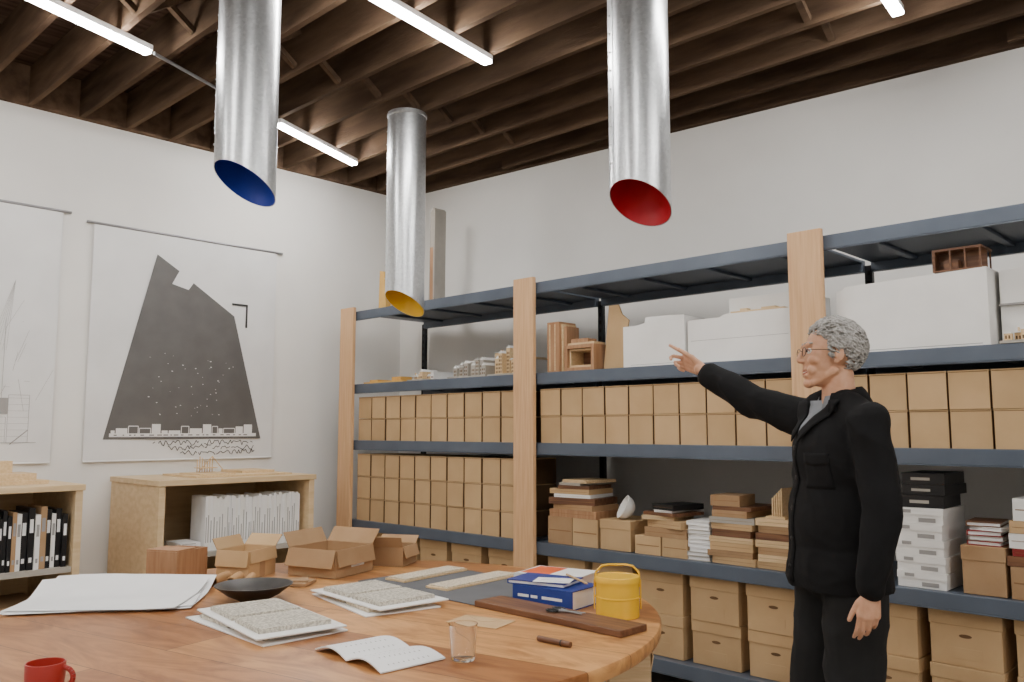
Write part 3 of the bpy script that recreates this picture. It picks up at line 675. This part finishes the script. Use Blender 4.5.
Fb=(P(-.91,-.42,0)).normalized();AB=frame(Fb)
Fh=(P(-1,-.30,.05)).normalized();AH=frame(Fh)
HC=P(-.016,0,1.650)
tc=P(-.006,0,0)
def TB(f,l,h): return tc+AB@Vector((f,l,0))+Zv*h
def H(f,l,u): return HC+AH@Vector((f,l,u))
SL=TB(-.03,.175,1.425);SR=TB(.03,-.17,1.44)
EL=P(.120,-.225,1.14);WL=P(.080,-.265,.915)
ER=P(-.285,.235,1.500);WR=P(-.50,.33,1.642)
bg=G()
bg.ell(H(-.018,0,.032),(.095,.072,.084),AH,nu=28,nv=18)
bg.ell(H(.030,0,-.008),(.059,.060,.080),AH,nu=24,nv=16)
bg.ell(H(.026,0,-.062),(.056,.050,.043),AH,nu=24,nv=14)
bg.ell(H(.066,0,-.096),(.019,.023,.016),AH)
bg.cap(H(-.006,.050,-.050),H(.056,.022,-.092),.014,.014);bg.cap(H(-.006,-.050,-.050),H(.056,-.022,-.092),.014,.014)
bg.cap(H(.083,0,.026),H(.101,0,-.014),.0070,.0095)
bg.ell(H(.092,.010,-.020),.0076);bg.ell(H(.092,-.010,-.020),.0076);bg.ell(H(.099,0,-.019),.0088)
bg.cap(H(.078,-.036,.035),H(.078,.036,.035),.0092)
bg.ell(H(.060,.040,-.018),(.022,.019,.017),AH);bg.ell(H(.060,-.040,-.018),(.022,.019,.017),AH)
bg.ell(H(.060,.032,-.050),(.020,.016,.020),AH);bg.ell(H(.060,-.032,-.050),(.020,.016,.020),AH)
bg.cap(H(.078,-.016,-.046),H(.078,.016,-.046),.0070);bg.cap(H(.077,-.014,-.069),H(.077,.014,-.069),.0075)
for s in(1,-1):
    A_=AH@Matrix.Rotation(-s*.30,3,'Z')
    bg.ell(H(-.010,s*.074,.0),(.014,.0055,.024),A_);bg.ell(H(-.004,s*.072,-.021),(.008,.006,.009),AH)
    pts=[H(-.012+.0135*math.cos(t),s*.0775,.003+.0215*math.sin(t)) for t in[math.pi*(-.5+1.5*i/10) *1+1.2 for i in range(11)]]
    for a,b_ in zip(pts[:-1],pts[1:]): bg.cap(a,b_,.0036,.0036,6)
bg.cap(H(-.03,0,-.06),TB(-.02,0,1.44),.052,.062)
bg.ell(TB(0,0,1.30),(.10,.155,.17),AB);bg.ell(TB(0,0,1.08),(.095,.14,.17),AB);bg.ell(TB(0,0,.95),(.10,.155,.11),AB)
bg.cap(SL,SR,.05)
bg.cap(SL,EL,.043,.037);bg.cap(EL,WL,.037,.026)
bg.cap(SR,ER,.043,.037);bg.cap(ER,WR,.037,.026)
LG=[(TB(0,.095,.92),TB(.02,.105,.50),TB(-.02,.11,.09)),(TB(0,-.095,.92),TB(.05,-.11,.50),TB(.03,-.12,.09))]
for a,b_,c in LG: bg.cap(a,b_,.075,.052);bg.cap(b_,c,.052,.036);bg.cap(c,c+AB@Vector((.13,0,-.05)),.034,.026)
def hand(g,w,D,N,A,curl,spread=1,thumb=(.55,.75,.1),k_=.93):
    D=D.normalized();N=(N-D*N.dot(D)).normalized();A=(A-D*A.dot(D)-N*A.dot(N)).normalized()
    offs=[.029,.010,-.010,-.028];base=[.088,.092,.087,.078]
    lens=[(.043,.026,.021),(.048,.030,.022),(.044,.028,.021),(.034,.021,.018)]
    for i in range(4):
        k=w+(D*base[i]+A*offs[i])*k_
        g.cap(w+(A*offs[i]*.62+D*.008)*k_,k,.0138*k_,.0118*k_,10)
        d=(D+A*offs[i]*1.6*spread).normalized();p=k
        ang=0;rad=(.0090 if i<3 else .0078)*k_
        for j in range(3):
            ang+=math.radians(curl[i][j]);dd=(d*math.cos(ang)+N*math.sin(ang)).normalized()
            q=p+dd*lens[i][j]*k_;g.cap(p,q,rad,rad-.0007,10);p=q;rad-=.0007
    p=w+(D*.022+A*.024)*k_;d=(D*thumb[0]+A*thumb[1]+N*thumb[2]).normalized()
    g.cap(w+(D*.015+A*.01)*k_,p+d*.03*k_,.0155*k_,.013*k_,10)
    q=p+d*.04*k_;d2=(d+D*.45).normalized();r=q+d2*.032*k_;d3=(d2+D*.3).normalized()
    g.cap(q,r,.0108*k_,.0098*k_,10);g.cap(r,r+d3*.024*k_,.0098*k_,.0082*k_,10)
DR=P(-.153,.07,.085)
hand(bg,WR,DR,-Vv*.9-Zv*.35,Zv*.9-Vv*.4,[(2,2,2),(50,55,30),(68,70,40),(75,75,40)],thumb=(.9,.3,.45),k_=.96)
hand(bg,WL,P(-.02,-.01,-.14),Vv*1+Sv*-.2,-Sv,[(14,20,14),(18,26,18),(22,28,20),(26,30,20)],thumb=(.85,.42,.3),spread=.6,k_=.88)
body=bake(bg,.0034,2,['skin'])
person=ob('person',body,'skin',loc=BP,label='person in black overshirt and trousers, standing and pointing with outstretched arm',cat='person')
def pc(name,g,mats,smooth=True,label=None,**k): return ob(name,g,mats,parent=person,smooth=smooth,label=label,**k)
hg=G();rr=random.Random(3)
hg.ell(H(-.027,0,.043),(.092,.0755,.086),AH,nu=24,nv=16)
def ok(f,l,u):
    if f>.060: return u>.076
    if f>.025: return u>.045+(f-.025)*.8
    if f>.004: return u>(.0 if abs(l)>.06 else .03)
    if f>-.034: return u>.030
    return u>-.066+(f+.10)*.35
cnt=0
for i in range(6000):
    th=math.acos(rr.uniform(-.85,1));ph=rr.uniform(0,2*math.pi)
    q=Vector((math.sin(th)*math.cos(ph),math.sin(th)*math.sin(ph),math.cos(th)))
    def sp(q,e=0): return (-.024+(.096+e)*q.x,(.0755+e)*q.y,.037+(.092+e+.008*max(0,q.z)*max(0,q.x+.3))*q.z)
    f,l,u=sp(q)
    if not ok(f,l,u): continue
    back=Vector((-1,.18*math.sin(ph*4),-.45)).normalized();t=(back-q*back.dot(q))
    t=(t.normalized()+Vector((rr.uniform(-.45,.45),rr.uniform(-.45,.45),rr.uniform(-.45,.45)))).normalized()
    e0=rr.uniform(-.003,.006);pp=[]
    for k in range(5):
        qq=(q+t*.09*k).normalized();ee=e0+.006*math.sin(k*.8);pp.append(H(*sp(qq,ee)))
    r0=rr.uniform(.0020,.0032)
    for k in range(4): hg.cap(pp[k],pp[k+1],r0*(1-.12*k),r0*(1-.12*(k+1)),5)
    cnt+=1
    if cnt>1500: break
hm=bake(hg,.0020,1,['hair'])
bm=bmesh.new();bm.from_mesh(hm);dl=[]
AHi=AH.inverted()
for v in bm.verts:
    q=AHi@(v.co-HC)
    if (q.x>.062 and q.z<.064) or (q.x>.030 and q.z<.036) or (q.x>.018 and q.z<-.012) or (q.z<-.085) or (-.03<q.x<.018 and q.z<-.03): dl.append(v)
bmesh.ops.delete(bm,geom=dl,context='VERTS');bm.to_mesh(hm);bm.free()
pc('hair',hm,'hair',label='short wavy grey hair')
for s in(1,-1):
    g=G()
    for i in range(6): g.cap(H(.086-.002*i,s*(.014+.006*i),.039+.003*math.sin(i*.6)),H(.085-.003*i,s*(.02+.006*i),.040),.0030,.0024,6)
    pc('eyebrow',g,'hair')
for s in(1,-1):
    pc('eye',G().ell(H(.0725,s*.030,.013),.0110,nu=20,nv=14).ell(H(.0815,s*.0315,.013),(.0036,.0052,.0052),AH,m=1),['eyew','iris'])
    g=G()
    for i in range(8):
        t0=-1+i/4;t1=t0+.25
        g.cap(H(.0825-.006*t0*t0,s*.030+.013*t0,.013+.0075*(1-t0*t0)),H(.0825-.006*t1*t1,s*.030+.013*t1,.013+.0075*(1-t1*t1)),.0024,.0024,6)
    pc('eyelid',g,'lips')
g=G()
cv=lambda t,dz,x0:H(x0-.018*t*t,.027*t,-.0575+dz*(1-t*t)+.007*t*t)
for i in range(10):
    a=-1+i*.2;b_=a+.2
    g.cap(cv(a,.0035,.0855),cv(b_,.0035,.0855),.0024,.0024,6);g.cap(cv(a,-.0055,.0850),cv(b_,-.0055,.0850),.0028,.0028,6)
pc('lips',g,'lips')
g=G()
for i in range(8):
    a=-.8+i*.2;b_=a+.2;g.cap(cv(a,-.001,.0825),cv(b_,-.001,.0825),.0028,.0028,6)
pc('teeth',g,'teeth')
g=G()
for s in(1,-1):
    pts=[H(.093,s*.034+.022*math.cos(t)*1,.010+.015*math.sin(t)) for t in[2*math.pi*i/20 for i in range(21)]];g.tube(pts,.0012,6)
    g.tube([H(.093,s*.056,.015),H(.066,s*.070,.016),H(-.0,s*.078,.018),H(-.016,s*.078,.008)],.0012,6)
g.tube([H(.093,-.012,.013),H(.097,0,.016),H(.093,.012,.013)],.0012,6)
pc('eyeglasses',g,'black',label='thin dark-rimmed glasses')
def wr(a):
    def f(p):
        n=noise.noise(Vector((p.x*5,p.y*5,p.z*6)))
        m=1-abs(noise.noise(Vector((p.x*6+4,p.y*6,p.z*8+3+p.x*6))))*2.6
        k=1-abs(noise.noise(Vector((p.x*13+1,p.y*13,p.z*17-p.y*12))))*3
        return a*(n*.8+m*.7+max(0,k)*.2-.4)
    return f
jg=G()
jg.ell(TB(0,0,1.285),(.138,.188,.19),AB,nu=32,nv=18)
jg.ell(TB(.005,0,1.08),(.152,.194,.28),AB,nu=32,nv=18)
jg.ell(TB(.005,0,.93),(.160,.207,.22),AB,nu=32,nv=18)
jg.cap(SL,SR,.062)
jg.cap(SL,TB(-.02,.05,1.490),.058,.052);jg.cap(SR,TB(0,-.05,1.490),.058,.052)
jg.cap(SL,EL,.067,.058);jg.cap(EL,WL+ (EL-WL).normalized()*.015,.058,.048)
jg.cap(SR,ER,.074,.063);jg.cap(ER,WR+(ER-WR).normalized()*.045,.063,.048)
jm_=bake(jg,.006,6,['jacket'],wr(.010),cut=(P(0,0,.885),Vector((0,0,-1))))
o=pc('jacket',jm_,'jacket',label='loose black overshirt with collar')
from mathutils.bvhtree import BVHTree
bv=BVHTree.FromPolygons([v.co for v in jm_.vertices],[tuple(p.vertices) for p in jm_.polygons])
def onj(l,h,off=.003,fx=.6):
    hit=bv.ray_cast(TB(fx,l,h),-Fb)
    return (hit[0]+Fb*off) if hit[0] else TB(.06,l,h)
def patch(name,fn,nu_,nv_,mat,th=.004):
    g=G();vs=[fn(i/nu_,j/nv_) for i in range(nu_+1) for j in range(nv_+1)]
    g.add(vs,[(i*(nv_+1)+j,i*(nv_+1)+j+1,(i+1)*(nv_+1)+j+1,(i+1)*(nv_+1)+j) for i in range(nu_) for j in range(nv_)])
    o=pc(name,g,mat);so=o.modifiers.new('s','SOLIDIFY');so.thickness=th;so.offset=0;return o
patch('shirt',lambda u,v:onj((v-.5)*2*(.006+.045*u),1.385+.115*u,.004),8,6,'shirt',.003)
g=G();n=28
vs=[]
for j,(rr_,zz) in enumerate([(.066,1.475),(.060,1.535),(.066,1.522),(.076,1.492)]):
    for i in range(n+1):
        t=math.radians(22+316*i/n);dz=-.022*(1+math.cos(t))/2
        vs.append(TB(-.018+rr_*1.05*math.cos(t),rr_*math.sin(t),zz+dz))
g.add(vs,[(j*(n+1)+i,j*(n+1)+i+1,(j+1)*(n+1)+i+1,(j+1)*(n+1)+i) for j in range(3) for i in range(n)])
o=pc('shirt_collar',g,'shirt');so=o.modifiers.new('s','SOLIDIFY');so.thickness=.003
g=G();vs=[]
for j,(rr_,zz) in enumerate([(.084,1.485),(.074,1.548),(.086,1.535),(.112,1.485)]):
    for i in range(n+1):
        t=math.radians(45+270*i/n);dz=-.03*(1+math.cos(t))/2
        vs.append(TB(-.02+rr_*1.0*math.cos(t),rr_*math.sin(t),zz+dz))
g.add(vs,[(j*(n+1)+i,j*(n+1)+i+1,(j+1)*(n+1)+i+1,(j+1)*(n+1)+i) for j in range(3) for i in range(n)])
o=pc('collar',g,'jacket');so=o.modifiers.new('s','SOLIDIFY');so.thickness=.005
for s in(1,-1):
    patch('collar_point',lambda u,v,s=s:onj(s*((.008+.045*u)+.052*v*min(1,.45+u)),1.395+.105*u-.035*v*(1-u),.010+.004*v),8,5,'jacket',.004)
patch('placket',lambda u,v:onj(-.024+.034*v,.90+.47*u,.003),22,2,'jacket',.004)
for h in(1.34,1.24,1.14,1.04,.95): pc('button',G().ell(onj(-.007,h,.006),(.003,.008,.008),AB,nu=12,nv=8),'black')
patch('chest_pocket',lambda u,v:onj(.055+.085*v,1.21+.11*u,.0015),7,7,'jacket',.002)
patch('pocket_flap',lambda u,v:onj(.052+.091*v,1.29+.035*u-.008*(1-abs(v-.5)*2)*(1-u),.003),4,7,'jacket',.002)
tg=G();tg.ell(TB(0,0,.93),(.12,.175,.12),AB,nu=24,nv=14)
for a,b_,c in LG: tg.cap(a,b_,.107,.090);tg.cap(b_,c,.090,.072)
tm=bake(tg,.009,5,['trouser'],wr(.008),cut=(P(0,0,.075),Vector((0,0,-1))))
pc('trousers',tm,'trouser',label='black straight trousers')
for a,b_,c in LG:
    g=G();t=c.copy();t.z=0
    g.ell(t+AB@Vector((.03,0,.05)),(.09,.042,.048),AB);g.ell(t+AB@Vector((.115,0,.035)),(.075,.045,.033),AB);g.cap(t+AB@Vector((-.03,0,.05)),c+Zv*.02,.042,.045)
    me=bake(g,.006,3,['shoe'],cut=(Vector((0,0,.004)),Vector((0,0,-1))));pc('shoe',me,'shoe')
# ---------------------------------------------------------------- world + camera
w=bpy.data.worlds.new('World');SC.world=w;w.use_nodes=True
w.node_tree.nodes['Background'].inputs[0].default_value=(.8,.85,.9,1);w.node_tree.nodes['Background'].inputs[1].default_value=.3
cam=bpy.data.cameras.new('Camera');co=bpy.data.objects.new('Camera',cam);SC.collection.objects.link(co)
co.location=(6,-4.76,1.4)
fh=Vector((-.695,.719,0)).normalized();th=math.radians(5.98)
d=fh*math.cos(th)+Zv*math.sin(th)
co.rotation_euler=d.to_track_quat('-Z','Y').to_euler()
cam.sensor_width=36;cam.lens=849/1024*36;cam.clip_start=.05
SC.camera=co
